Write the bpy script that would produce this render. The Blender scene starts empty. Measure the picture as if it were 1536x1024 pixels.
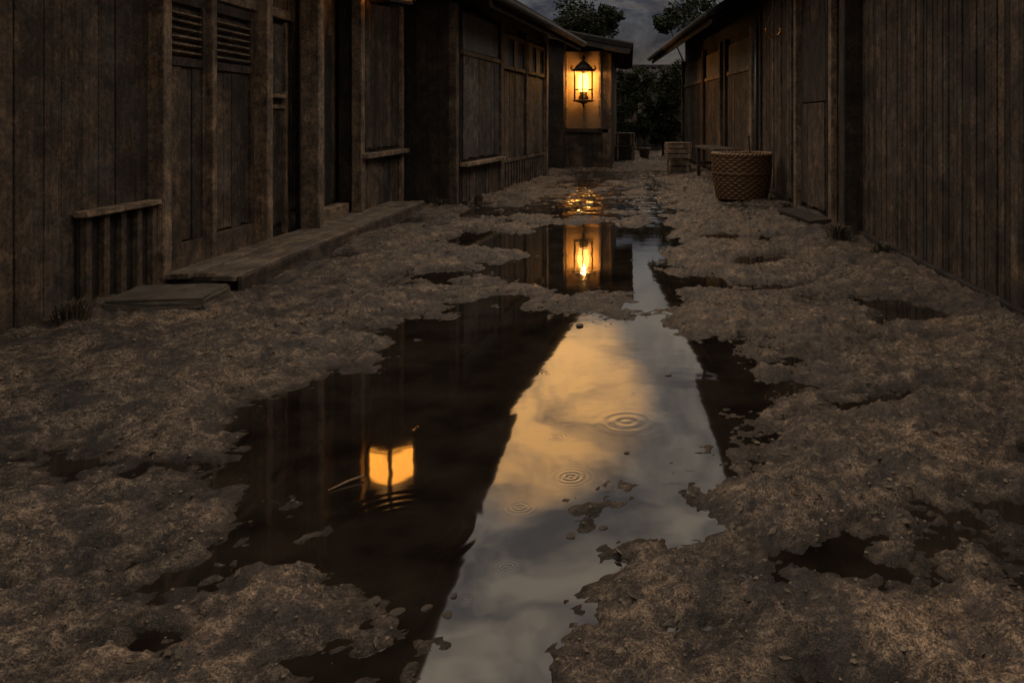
import bpy, bmesh, math, random
import numpy as np
from mathutils import Vector, Matrix

random.seed(7)
rng = np.random.RandomState(11)
scene = bpy.context.scene
COL = scene.collection
PI = math.pi
R = math.radians
EYE = 1.3            # camera height, metres
FPX = 1200.0         # focal length in photograph pixels
VX, VY = 945.0, 178.0   # vanishing point of the alley


def gp(px, py):
    """ground point under a photograph pixel"""
    Y = FPX * EYE / (py - VY)
    return ((px - VX) / FPX * Y, Y)


# ------------------------------------------------------------------ materials
def new_mat(name):
    m = bpy.data.materials.new(name)
    m.use_nodes = True
    nt = m.node_tree
    for n in list(nt.nodes):
        nt.nodes.remove(n)
    out = nt.nodes.new('ShaderNodeOutputMaterial')
    b = nt.nodes.new('ShaderNodeBsdfPrincipled')
    nt.links.new(b.outputs[0], out.inputs[0])
    return m, nt, b


def N(nt, t, **kw):
    n = nt.nodes.new(t)
    for k, v in kw.items():
        setattr(n, k, v)
    return n


def link(nt, a, b):
    nt.links.new(a, b)


def mathn(nt, op, a, b=None):
    n = N(nt, 'ShaderNodeMath', operation=op)
    for i, v in enumerate((a, b)):
        if v is None:
            continue
        if isinstance(v, (int, float)):
            n.inputs[i].default_value = v
        else:
            link(nt, v, n.inputs[i])
    return n.outputs[0]


def noise(nt, vec, scale, detail=5, rough=0.6, dist=0.0):
    n = N(nt, 'ShaderNodeTexNoise')
    n.inputs['Scale'].default_value = scale
    n.inputs['Detail'].default_value = detail
    n.inputs['Roughness'].default_value = rough
    n.inputs['Distortion'].default_value = dist
    link(nt, vec, n.inputs['Vector'])
    return n.outputs[0]


def ramp(nt, fac, stops):
    n = N(nt, 'ShaderNodeValToRGB')
    el = n.color_ramp.elements
    while len(el) > 1:
        el.remove(el[0])
    el[0].position = stops[0][0]
    el[0].color = (*stops[0][1], 1)
    for p, c in stops[1:]:
        e = el.new(p)
        e.color = (*c, 1)
    link(nt, fac, n.inputs[0])
    return n.outputs[0]


def mixc(nt, fac, a, b, mode='MIX'):
    n = N(nt, 'ShaderNodeMix', data_type='RGBA', blend_type=mode)
    for s, v in ((0, fac), (6, a), (7, b)):
        if isinstance(v, (int, float)):
            n.inputs[s].default_value = v
        elif isinstance(v, tuple):
            n.inputs[s].default_value = (*v, 1)
        else:
            link(nt, v, n.inputs[s])
    return n.outputs[2]


def wood(name, dark, light, axis='z', grey=0.35, rough=0.78, stain=1.0):
    """weathered timber, grain along one axis of the object"""
    m, nt, b = new_mat(name)
    tc = N(nt, 'ShaderNodeTexCoord').outputs['Object']
    mp = N(nt, 'ShaderNodeMapping')
    sc = {'x': (1.2, 26, 26), 'y': (26, 1.2, 26), 'z': (26, 26, 1.2)}[axis]
    mp.inputs['Scale'].default_value = sc
    link(nt, tc, mp.inputs['Vector'])
    gr = noise(nt, mp.outputs[0], 1.0, 7, 0.68, 0.4)
    mp2 = N(nt, 'ShaderNodeMapping')
    mp2.inputs['Scale'].default_value = tuple(v * 3.1 for v in sc)
    link(nt, tc, mp2.inputs['Vector'])
    fine = noise(nt, mp2.outputs[0], 1.0, 4, 0.7)
    blot = noise(nt, tc, 2.3, 6, 0.66)
    spk = noise(nt, tc, 34.0, 4, 0.75)
    isl = N(nt, 'ShaderNodeNewGeometry').outputs['Random Per Island']
    f = mathn(nt, 'ADD', mathn(nt, 'MULTIPLY', gr, 0.55), mathn(nt, 'MULTIPLY', fine, 0.25))
    f = mathn(nt, 'ADD', f, mathn(nt, 'MULTIPLY', mathn(nt, 'SUBTRACT', isl, 0.5), 0.22))
    f = mathn(nt, 'ADD', f, mathn(nt, 'MULTIPLY', mathn(nt, 'SUBTRACT', spk, 0.5), 0.8))
    c = ramp(nt, f, [(0.2, tuple(v * 0.35 for v in dark)), (0.36, dark), (0.52, light), (0.7, tuple(v * 1.45 for v in light))])
    gv = sum(light) / 3
    gcol = (gv * 0.98, gv * 1.0, gv * 1.03)
    gm = ramp(nt, blot, [(0.46, (0, 0, 0)), (0.64, (1, 1, 1))])
    c = mixc(nt, mathn(nt, 'MULTIPLY', gm, grey), c, gcol)
    st = noise(nt, tc, 1.5, 7, 0.75, 0.8)
    sm = ramp(nt, st, [(0.40, (1, 1, 1)), (0.54, (0, 0, 0))])
    c = mixc(nt, mathn(nt, 'MULTIPLY', sm, 0.72 * stain), c, tuple(v * 0.3 for v in dark))
    vk = N(nt, 'ShaderNodeTexVoronoi')
    vk.inputs['Scale'].default_value = 1.0
    mk = N(nt, 'ShaderNodeMapping')
    mk.inputs['Scale'].default_value = {'x': (2.2, 7, 7), 'y': (7, 2.2, 7), 'z': (7, 7, 2.2)}[axis]
    link(nt, tc, mk.inputs['Vector'])
    link(nt, mk.outputs[0], vk.inputs['Vector'])
    kn = ramp(nt, vk.outputs['Distance'], [(0.06, (1, 1, 1)), (0.15, (0, 0, 0))])
    c = mixc(nt, mathn(nt, 'MULTIPLY', kn, 0.7), c, tuple(v * 0.3 for v in dark))
    mot = noise(nt, tc, 5.5, 8, 0.72, 0.5)
    mm = ramp(nt, mot, [(0.36, (0.30, 0.30, 0.33)), (0.5, (0.78, 0.75, 0.73)), (0.64, (1.6, 1.48, 1.34))])
    c = mixc(nt, 0.9, c, mm, 'MULTIPLY')
    link(nt, c, b.inputs['Base Color'])
    b.inputs['Roughness'].default_value = rough
    bp = N(nt, 'ShaderNodeBump')
    bp.inputs['Strength'].default_value = 0.75
    bp.inputs['Distance'].default_value = 0.012
    link(nt, f, bp.inputs['Height'])
    link(nt, bp.outputs[0], b.inputs['Normal'])
    return m


def mottled(name, c0, c1, scale=6.0, rough=0.8, metal=0.0, bump=0.01, spec=0.5):
    m, nt, b = new_mat(name)
    tc = N(nt, 'ShaderNodeTexCoord').outputs['Object']
    n1 = noise(nt, tc, scale, 7, 0.7, 0.3)
    n2 = noise(nt, tc, scale * 7, 4, 0.7)
    f = mathn(nt, 'ADD', mathn(nt, 'MULTIPLY', n1, 0.65), mathn(nt, 'MULTIPLY', n2, 0.35))
    c = ramp(nt, f, [(0.34, c0), (0.64, c1)])
    link(nt, c, b.inputs['Base Color'])
    b.inputs['Roughness'].default_value = rough
    b.inputs['Metallic'].default_value = metal
    b.inputs['Specular IOR Level'].default_value = spec
    bp = N(nt, 'ShaderNodeBump')
    bp.inputs['Strength'].default_value = 0.7
    bp.inputs['Distance'].default_value = bump
    link(nt, f, bp.inputs['Height'])
    link(nt, bp.outputs[0], b.inputs['Normal'])
    return m


def glow(name, col, strength, edge=None):
    m, nt, b = new_mat(name)
    tc = N(nt, 'ShaderNodeTexCoord').outputs['Object']
    n1 = noise(nt, tc, 9.0, 4, 0.6)
    c = ramp(nt, n1, [(0.3, tuple(v * 0.8 for v in col)), (0.7, col)])
    b.inputs['Base Color'].default_value = (*[min(v, 0.7) for v in col], 1)
    b.inputs['Roughness'].default_value = 0.5
    link(nt, c, b.inputs['Emission Color'])
    b.inputs['Emission Strength'].default_value = strength
    return m


M = {}
M['wood_z'] = wood('weathered_wood', (0.060, 0.040, 0.026), (0.155, 0.108, 0.070), 'z')
M['wood_x'] = wood('weathered_wood_long', (0.060, 0.040, 0.026), (0.155, 0.108, 0.070), 'x')
M['wood_y'] = wood('weathered_wood_cross', (0.055, 0.037, 0.024), (0.13, 0.09, 0.06), 'y')
M['light_z'] = wood('pale_timber', (0.14, 0.096, 0.061), (0.31, 0.222, 0.146), 'z', 0.25, stain=0.6)
M['light_x'] = wood('pale_timber_long', (0.14, 0.096, 0.061), (0.31, 0.222, 0.146), 'x', 0.25, stain=0.5)
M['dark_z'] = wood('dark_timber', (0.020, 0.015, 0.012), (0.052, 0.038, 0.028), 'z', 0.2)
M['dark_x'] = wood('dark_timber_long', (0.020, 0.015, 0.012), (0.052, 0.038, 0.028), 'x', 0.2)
M['grey_z'] = wood('grey_board', (0.055, 0.047, 0.040), (0.125, 0.112, 0.10), 'z', 0.5)
M['deck'] = wood('deck_board', (0.105, 0.080, 0.055), (0.27, 0.215, 0.155), 'x', 0.3, 0.6, 0.5)
M['plaster'] = mottled('stained_plaster', (0.10, 0.085, 0.068), (0.24, 0.21, 0.175), 3.5, 0.9)
M['tan_plaster'] = mottled('tan_plaster', (0.16, 0.115, 0.07), (0.30, 0.22, 0.14), 4.0, 0.9)
M['paper'] = mottled('grey_paper_pane', (0.07, 0.07, 0.072), (0.17, 0.17, 0.175), 5.0, 0.8)
M['tile'] = mottled('roof_tile', (0.008, 0.008, 0.009), (0.030, 0.028, 0.027), 8.0, 0.85, spec=0.12)
M['iron'] = mottled('black_iron', (0.012, 0.010, 0.008), (0.04, 0.03, 0.022), 30.0, 0.45, 0.6, 0.002)
M['brass'] = mottled('brass', (0.30, 0.15, 0.04), (0.55, 0.30, 0.08), 30.0, 0.35, 0.9, 0.002)
M['wicker'] = mottled('wicker', (0.055, 0.027, 0.012), (0.20, 0.105, 0.045), 22.0, 0.6, 0.0, 0.006)
M['wicker_rim'] = mottled('wicker_rim', (0.13, 0.075, 0.035), (0.33, 0.20, 0.10), 22.0, 0.55, 0.0, 0.006)
M['stone'] = mottled('wet_stone', (0.03, 0.026, 0.022), (0.16, 0.125, 0.09), 14.0, 0.35, 0.0, 0.01)
M['slab'] = mottled('stone_slab', (0.05, 0.044, 0.037), (0.17, 0.14, 0.105), 7.0, 0.55, 0.0, 0.012)
M['grit'] = mottled('grit_stone', (0.03, 0.025, 0.02), (0.30, 0.22, 0.145), 5.0, 0.6, 0.0, 0.002)
M['leaf'] = mottled('leaf', (0.010, 0.014, 0.009), (0.040, 0.045, 0.026), 5.0, 0.9, 0, 0.002, 0.1)
M['bark'] = wood('bark', (0.03, 0.022, 0.016), (0.07, 0.05, 0.035), 'z')
M['dry'] = mottled('dry_grass', (0.04, 0.032, 0.02), (0.14, 0.105, 0.06), 9.0, 0.7, 0, 0.002)
M['glass_lit'] = glow('lit_glass', (1.0, 0.52, 0.11), 6.0)
M['paper_lit'] = glow('lit_paper', (1.0, 0.37, 0.045), 6.5)


# ------------------------------------------------------------------ mesh builder
class MB:
    def __init__(self):
        self.v, self.f = [], []

    def add(self, verts, faces):
        o = len(self.v)
        self.v += [tuple(p) for p in verts]
        self.f += [tuple(i + o for i in f) for f in faces]
        return self

    def box(self, x0, x1, y0, y1, z0, z1, j=0.0):
        x0, x1 = min(x0, x1), max(x0, x1)
        y0, y1 = min(y0, y1), max(y0, y1)
        vs = [(x, y, z) for z in (z0, z1) for y in (y0, y1) for x in (x0, x1)]
        if j:
            vs = [tuple(c + random.uniform(-j, j) for c in p) for p in vs]
        return self.add(vs, [(0, 2, 3, 1), (4, 5, 7, 6), (0, 1, 5, 4), (2, 6, 7, 3), (0, 4, 6, 2), (1, 3, 7, 5)])

    def beam(self, a, b, w, h, up=(0, 0, 1)):
        a, b, up = Vector(a), Vector(b), Vector(up)
        d = (b - a).normalized()
        s = d.cross(up).normalized() * (w / 2)
        t = s.cross(d).normalized() * (h / 2)
        vs = [p + sx * s + tx * t for p in (a, b) for sx, tx in ((-1, -1), (1, -1), (1, 1), (-1, 1))]
        return self.add(vs, [(0, 3, 2, 1), (4, 5, 6, 7), (0, 1, 5, 4), (1, 2, 6, 5), (2, 3, 7, 6), (3, 0, 4, 7)])

    def tube(self, pts, r, n=8, cap=True):
        pts = [Vector(p) for p in pts]
        rs = r if isinstance(r, (list, tuple)) else [r] * len(pts)
        rings, prev = [], None
        for i, p in enumerate(pts):
            t = (pts[min(i + 1, len(pts) - 1)] - pts[max(i - 1, 0)]).normalized()
            if prev is None:
                a = t.cross(Vector((0, 0, 1)) if abs(t.z) < 0.9 else Vector((1, 0, 0))).normalized()
            else:
                a = (prev - t * prev.dot(t)).normalized()
            prev = a
            b = t.cross(a)
            rings.append([p + rs[i] * (math.cos(2 * PI * k / n) * a + math.sin(2 * PI * k / n) * b) for k in range(n)])
        vs = [q for rg in rings for q in rg]
        fs = [(i * n + k, i * n + (k + 1) % n, (i + 1) * n + (k + 1) % n, (i + 1) * n + k)
              for i in range(len(pts) - 1) for k in range(n)]
        if cap:
            fs += [tuple(range(n))[::-1], tuple((len(pts) - 1) * n + k for k in range(n))]
        return self.add(vs, fs)

    def lathe(self, prof, n=24, c=(0, 0, 0)):
        vs, fs = [], []
        for r, z in prof:
            for k in range(n):
                a = 2 * PI * k / n
                vs.append((c[0] + r * math.cos(a), c[1] + r * math.sin(a), c[2] + z))
        for i in range(len(prof) - 1):
            for k in range(n):
                fs.append((i * n + k, i * n + (k + 1) % n, (i + 1) * n + (k + 1) % n, (i + 1) * n + k))
        return self.add(vs, fs)

    def build(self, name, mat, parent=None, bevel=0.0, smooth=False):
        me = bpy.data.meshes.new(name)
        me.from_pydata(self.v, [], self.f)
        bm = bmesh.new()
        bm.from_mesh(me)
        bmesh.ops.recalc_face_normals(bm, faces=bm.faces)
        if bevel:
            bmesh.ops.bevel(bm, geom=[e for e in bm.edges if len(e.link_faces) == 2], offset=bevel, segments=1, affect='EDGES', clamp_overlap=True)
        bm.to_mesh(me)
        bm.free()
        me.materials.append(M[mat] if isinstance(mat, str) else mat)
        if smooth:
            for p in me.polygons:
                p.use_smooth = True
        o = bpy.data.objects.new(name, me)
        COL.objects.link(o)
        if parent is not None:
            o.parent = parent
        return o


def thing(name, label, cat, loc=(0, 0, 0), rot=(0, 0, 0), group=None):
    o = bpy.data.objects.new(name, None)
    o.empty_display_size = 0.2
    COL.objects.link(o)
    o.location = loc
    o.rotation_euler = rot
    o['label'] = label
    o['category'] = cat
    if group:
        o['group'] = group
    return o


def tag(o, label, cat, group=None):
    o['label'] = label
    o['category'] = cat
    if group:
        o['group'] = group
    return o


def copy_tree(o, parent=None):
    c = o.copy()
    COL.objects.link(c)
    if parent is not None:
        c.parent = parent
    for ch in list(o.children):
        copy_tree(ch, c)
    return c


# ------------------------------------------------------------------ numpy noise
def _grad(ix, iy, seed):
    h = (ix.astype(np.int64) * 374761393 + iy.astype(np.int64) * 668265263 + seed * 974711) & 0x7fffffff
    h = ((h ^ (h >> 13)) * 1274126177) & 0x7fffffff
    return ((h ^ (h >> 16)) & 0xffff) / 65535.0


def vnoise(x, y, seed):
    ix, iy = np.floor(x), np.floor(y)
    fx, fy = x - ix, y - iy
    fx = fx * fx * fx * (fx * (fx * 6 - 15) + 10)
    fy = fy * fy * fy * (fy * (fy * 6 - 15) + 10)
    a, b = _grad(ix, iy, seed), _grad(ix + 1, iy, seed)
    c, d = _grad(ix, iy + 1, seed), _grad(ix + 1, iy + 1, seed)
    return (a + (b - a) * fx) * (1 - fy) + (c + (d - c) * fx) * fy - 0.5


def fbm(x, y, f, oct_, seed, gain=0.5):
    s, amp = 0, 1.0
    for i in range(oct_):
        ca, sa = math.cos(0.7 * i + seed), math.sin(0.7 * i + seed)
        s = s + amp * vnoise((x * ca - y * sa) * f + 17.3 * i, (x * sa + y * ca) * f - 9.1 * i, seed + i)
        f *= 2.03
        amp *= gain
    return s


def sdf(px, py, poly):
    P = np.array(poly, float)
    Q = np.roll(P, -1, 0)
    d2 = np.full(px.shape, 1e9)
    ins = np.zeros(px.shape, bool)
    for (ax, ay), (bx, by) in zip(P, Q):
        ex, ey = bx - ax, by - ay
        wx, wy = px - ax, py - ay
        t = np.clip((wx * ex + wy * ey) / (ex * ex + ey * ey + 1e-12), 0, 1)
        d2 = np.minimum(d2, (wx - t * ex) ** 2 + (wy - t * ey) ** 2)
        cond = (ay > py) != (by > py)
        if abs(ey) > 1e-12:
            ins ^= cond & (px < ax + (py - ay) * ex / ey)
    d = np.sqrt(d2)
    return np.where(ins, -d, d)


# ------------------------------------------------------------------ ground and water
MAIN = [(655, 452), (745, 450), (850, 468), (900, 480), (960, 474), (1000, 484), (1045, 505), (1110, 512), (1165, 540),
        (1150, 556), (1205, 572), (1190, 600), (1150, 622), (1110, 650), (1082, 664), (1105, 688), (1045, 708), (1000, 738),
        (950, 755), (905, 768), (985, 770), (1030, 778), (960, 800), (940, 830), (1000, 845), (950, 872), (925, 900), (875, 935),
        (845, 970), (830, 1010), (600, 1010), (640, 940), (600, 915), (540, 905), (480, 885), (400, 866), (290, 850), (262, 832),
        (330, 806), (430, 800), (500, 776), (400, 745), (335, 732), (208, 714), (240, 690), (330, 684), (300, 652), (340, 616),
        (430, 580), (545, 556), (560, 532), (625, 512), (545, 500), (600, 482), (690, 474)]
MID = [(720, 398), (800, 380), (700, 374), (640, 360), (700, 349), (790, 352), (815, 338), (900, 333), (980, 340), (985, 331), (1004, 331), (1010, 372),
       (1006, 405), (1040, 430), (1000, 446), (930, 438), (860, 440), (800, 432), (735, 408)]
FAR = [(845, 262), (905, 256), (1000, 256), (1008, 290), (1000, 330), (840, 326), (790, 318), (820, 300), (850, 285)]
STRIP = [(958, 257), (988, 256), (992, 290), (1008, 345), (972, 345), (966, 300)]
PATCH = [[(560, 330), (640, 326), (660, 336), (580, 342)], [(1080, 385), (1180, 380), (1210, 392), (1100, 398)], [(600, 410), (690, 404), (700, 416), (620, 424)], [(1230, 600), (1330, 590), (1345, 610), (1250, 622)], [(1150, 830), (1260, 822), (1270, 850), (1170, 856)],
         [(962, 300), (1004, 300), (1012, 345), (965, 345)], [(955, 436), (1030, 436), (1010, 490), (950, 482)],
         [(262, 834), (340, 806), (520, 790), (660, 800), (640, 915), (540, 900), (470, 880), (390, 862)],
         [(1015, 415), (1120, 420), (1180, 432), (1110, 446), (1020, 436)],
         [(1040, 345), (1120, 350), (1190, 356), (1110, 364), (1040, 358)],
         [(690, 312), (780, 312), (800, 322), (700, 326)],
         [(420, 384), (530, 376), (560, 384), (470, 396)],
         [(1005, 480), (1040, 488), (1110, 512), (1040, 514)],
         [(1300, 452), (1400, 446), (1430, 476), (1330, 484)],
         [(60, 690), (170, 680), (200, 705), (90, 720)],
         [(1010, 700), (1100, 694), (1120, 704), (1020, 716)],
         [(560, 950), (660, 945), (640, 975), (580, 980)]]
WP = lambda poly: [gp(*p) for p in poly]


def height(X, Y):
    n1 = fbm(X, Y, 0.9, 3, 3)
    n2 = fbm(X, Y, 3.2, 4, 5, 0.55)
    n3 = fbm(X, Y, 14, 3, 9, 0.55)
    n4 = fbm(X, Y, 48, 2, 15, 0.6)
    wx = X + 0.10 * fbm(X, Y, 2.6, 3, 21)
    wy = Y + 0.16 * fbm(X, Y, 2.6, 3, 31)
    dm = sdf(wx, wy, WP(MAIN))
    h = np.clip(dm * 0.09, -0.05, 0.030)
    dmid = sdf(wx, wy, WP(MID))
    h = np.minimum(h, np.clip(dmid * 0.10, -0.04, 0.05))
    dfar = sdf(wx, wy, WP(FAR))
    h = np.minimum(h, np.clip(dfar * 0.06, -0.020, 0.05))
    h = np.minimum(h, np.clip(sdf(wx, wy, WP(STRIP)) * 0.3, -0.036, 0.05))
    for p in PATCH:
        h = np.minimum(h, np.clip(sdf(wx, wy, WP(p)) * 0.14, -0.02, 0.05))
    inside = np.clip((0.02 - h) / 0.05, 0, 1)
    rough_amp = 1.0 - 0.75 * inside
    far_k = np.clip((Y - 6) / 8, 0, 1)
    h = h + 0.007 * (1 - inside)
    h = h + (n1 * 0.036 + n2 * (0.046 + 0.025 * far_k)) * np.where(dm < -0.03, 0.25, 1.0) * np.where(dmid < -0.05, 0.35, 1.0)
    clod = np.abs(fbm(X, Y, 9.0, 3, 41, 0.55)) * 0.025
    h = h + (n3 * 0.024 + n4 * 0.016 + clod - 0.008) * rough_amp
    # the lane rises a little towards the foot of the walls
    side = np.clip(np.abs(X + 0.3) - 1.9, 0, 1.2)
    h = h + side * 0.03
    h = np.where(Y > 23, np.maximum(h, 0.006), h)
    return h


def build_ground():
    xs = np.concatenate([[-90, -60, -40, -25, -15, -10, -7, -5.2], np.arange(-4.4, -2.2, 0.024), np.arange(-2.2, 1.7, 0.0125),
                         np.arange(1.7, 3.2, 0.024), [3.6, 4.5, 6, 9, 14, 25, 40, 60, 90]])
    ys = np.concatenate([[-40, -20, -10, -6, -3, -1, 0, 0.5], np.exp(np.arange(math.log(0.9), math.log(34), 0.0058)),
                         [35, 38, 45, 60, 90, 150, 300]])
    X, Y = np.meshgrid(xs, ys)
    Z = height(X, Y)
    edge = (np.abs(X) > 4.6) | (Y < 0.8) | (Y > 33.9)
    Z = np.where(edge, 0.03, Z)
    co = np.stack([X, Y, Z], -1).reshape(-1, 3).astype(np.float32)
    ny, nx = X.shape
    idx = np.arange(ny * nx).reshape(ny, nx)
    quads = np.stack([idx[:-1, :-1], idx[:-1, 1:], idx[1:, 1:], idx[1:, :-1]], -1).reshape(-1, 4)
    me = bpy.data.meshes.new('ground')
    me.vertices.add(len(co))
    me.vertices.foreach_set('co', co.ravel())
    me.loops.add(quads.size)
    me.loops.foreach_set('vertex_index', quads.ravel().astype(np.int32))
    me.polygons.add(len(quads))
    me.polygons.foreach_set('loop_start', np.arange(0, quads.size, 4, dtype=np.int32))
    me.polygons.foreach_set('use_smooth', np.ones(len(quads), bool))
    me.update()
    me.validate()
    # material
    m, nt, b = new_mat('wet_earth')
    geo = N(nt, 'ShaderNodeNewGeometry')
    pos = geo.outputs['Position']
    big = noise(nt, pos, 1.6, 6, 0.65, 0.5)
    mid = noise(nt, pos, 7.5, 6, 0.68, 0.4)
    fin = noise(nt, pos, 42.0, 5, 0.72)
    grit = noise(nt, pos, 160.0, 3, 0.7)
    f = mathn(nt, 'ADD', mathn(nt, 'MULTIPLY', mid, 0.26), mathn(nt, 'MULTIPLY', fin, 0.40))
    f = mathn(nt, 'ADD', f, mathn(nt, 'MULTIPLY', grit, 0.42))
    c = ramp(nt, f, [(0.36, (0.012, 0.010, 0.008)), (0.485, (0.055, 0.041, 0.031)), (0.55, (0.165, 0.122, 0.086)),
                     (0.64, (0.45, 0.335, 0.23))])
    pat = noise(nt, pos, 3.4, 8, 0.66, 0.7)
    pat2 = noise(nt, pos, 11.0, 7, 0.64, 0.6)
    dk1 = ramp(nt, pat, [(0.43, (1, 1, 1)), (0.50, (0, 0, 0))])
    dk2 = ramp(nt, pat2, [(0.42, (1, 1, 1)), (0.48, (0, 0, 0))])
    dk = mathn(nt, 'MAXIMUM', dk1, mathn(nt, 'MULTIPLY', dk2, 0.9))
    c = mixc(nt, mathn(nt, 'MULTIPLY', dk, 0.72), c, (0.034, 0.033, 0.035))
    lt = ramp(nt, big, [(0.48, (0, 0, 0)), (0.66, (1, 1, 1))])
    c = mixc(nt, mathn(nt, 'MULTIPLY', lt, 0.5), c, (1.9, 1.75, 1.6), 'MULTIPLY')
    sx = N(nt, 'ShaderNodeSeparateXYZ')
    link(nt, pos, sx.inputs[0])
    wet = N(nt, 'ShaderNodeMapRange')
    wet.inputs['From Min'].default_value = 0.0
    wet.inputs['From Max'].default_value = 0.036
    wet.inputs['To Min'].default_value = 1.0
    wet.inputs['To Max'].default_value = 0.0
    link(nt, mathn(nt, 'ADD', sx.outputs[2], mathn(nt, 'MULTIPLY', mathn(nt, 'SUBTRACT', mid, 0.5), 0.05)), wet.inputs['Value'])
    c = mixc(nt, mathn(nt, 'MULTIPLY', wet.outputs[0], 0.85), c, (0.020, 0.016, 0.013))
    link(nt, c, b.inputs['Base Color'])
    rg = N(nt, 'ShaderNodeMapRange')
    rg.inputs['To Min'].default_value = 0.88
    b.inputs['Specular IOR Level'].default_value = 0.4
    rg.inputs['To Max'].default_value = 0.26
    link(nt, mathn(nt, 'MAXIMUM', wet.outputs[0], mathn(nt, 'MULTIPLY', dk, 0.85)), rg.inputs['Value'])
    link(nt, rg.outputs[0], b.inputs['Roughness'])
    bp = N(nt, 'ShaderNodeBump')
    bp.inputs['Strength'].default_value = 0.9
    bp.inputs['Distance'].default_value = 0.03
    link(nt, f, bp.inputs['Height'])
    link(nt, bp.outputs[0], b.inputs['Normal'])
    me.materials.append(m)
    o = bpy.data.objects.new('ground', me)
    COL.objects.link(o)
    o['kind'] = 'structure'


RIPPLES = [  # pixel centre, radius in pixels, strength
    (604, 792, 118, 0.42), (856, 715, 30, 1.5), (940, 632, 62, 0.45), (690, 518, 24, 1.0), (626, 560, 12, 1.0), (505, 618, 13, 1.0),
    (624, 641, 20, 1.0), (478, 663, 17, 1.0), (872, 487, 20, 1.0), (805, 490, 16, 0.8), (778, 505, 18, 0.9), (530, 547, 12, 0.9),
    (527, 754, 17, 1.0), (855, 690, 10, 0.8), (960, 690, 12, 0.6), (880, 408, 16, 0.6), (950, 390, 18, 0.6), (760, 400, 14, 0.6),
    (700, 655, 40, 0.5), (600, 597, 10, 0.8), (835, 655, 22, 0.7), (905, 720, 14, 0.9), (780, 760, 26, 0.6), (760, 850, 20, 0.8),
    (880, 830, 16, 0.8), (700, 900, 18, 0.8), (1010, 620, 18, 0.7), (820, 560, 20, 0.6), (925, 545, 14, 0.7), (450, 700, 15, 0.9), (420, 640, 12, 0.9),
    (540, 850, 16, 0.8), (950, 590, 10, 0.8), (995, 690, 12, 0.8), (740, 560, 14, 0.9)]


def build_water():
    me = bpy.data.meshes.new('puddle_water')
    me.from_pydata([(-4.4, 0.6, 0), (3.2, 0.6, 0), (3.2, 33, 0), (-4.4, 33, 0)], [], [(0, 1, 2, 3)])
    m, nt, b = new_mat('still_water')
    pos = N(nt, 'ShaderNodeNewGeometry').outputs['Position']
    b.inputs['Roughness'].default_value = 0.028
    b.inputs['IOR'].default_value = 1.80
    silt = noise(nt, pos, 3.0, 5, 0.6)
    link(nt, ramp(nt, silt, [(0.35, (0.008, 0.006, 0.005)), (0.7, (0.030, 0.022, 0.015))]), b.inputs['Base Color'])
    h = mathn(nt, 'MULTIPLY', noise(nt, pos, 4.0, 2, 0.5), 0.0007)
    sy = N(nt, 'ShaderNodeSeparateXYZ')
    link(nt, pos, sy.inputs[0])
    fr = N(nt, 'ShaderNodeMapRange')
    fr.inputs['From Min'].default_value = 9.6
    fr.inputs['From Max'].default_value = 13.5
    link(nt, sy.outputs[1], fr.inputs['Value'])
    wm = N(nt, 'ShaderNodeMapping')
    wm.inputs['Scale'].default_value = (2.2, 1.9, 1.0)
    link(nt, pos, wm.inputs['Vector'])
    h = mathn(nt, 'ADD', h, mathn(nt, 'MULTIPLY', mathn(nt, 'MULTIPLY', noise(nt, wm.outputs[0], 1.0, 3, 0.6), fr.outputs[0]), 0.085))
    link(nt, mathn(nt, 'ADD', 0.036, mathn(nt, 'MULTIPLY', fr.outputs[0], 0.025)), b.inputs['Roughness'])
    for px, py, rp, st in RIPPLES:
        X, Y = gp(px, py)
        rad = rp / FPX * Y
        lam = rad / (3.2 if rp < 100 else 5.5)
        v = N(nt, 'ShaderNodeVectorMath', operation='DISTANCE')
        v.inputs[1].default_value = (X, Y, 0)
        link(nt, pos, v.inputs[0])
        d = v.outputs['Value']
        wave = mathn(nt, 'COSINE', mathn(nt, 'MULTIPLY', d, 2 * PI / lam))
        q = mathn(nt, 'MULTIPLY', d, 1.0 / rad)
        if rp > 100:      # an old drop: only the outer rings are left
            q = mathn(nt, 'MULTIPLY', mathn(nt, 'SUBTRACT', q, 0.72), 2.4)
        win = mathn(nt, 'POWER', 2.718, mathn(nt, 'MULTIPLY', mathn(nt, 'MULTIPLY', q, q), -2.3))
        h = mathn(nt, 'ADD', h, mathn(nt, 'MULTIPLY', mathn(nt, 'MULTIPLY', wave, win), lam * 0.0050 * st))
    bp = N(nt, 'ShaderNodeBump')
    bp.inputs['Strength'].default_value = 1.0
    bp.inputs['Distance'].default_value = 1.0
    link(nt, h, bp.inputs['Height'])
    link(nt, bp.outputs[0], b.inputs['Normal'])
    me.materials.append(m)
    o = bpy.data.objects.new('puddle_water', me)
    COL.objects.link(o)
    o['kind'] = 'structure'


build_ground()
build_water()


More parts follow.
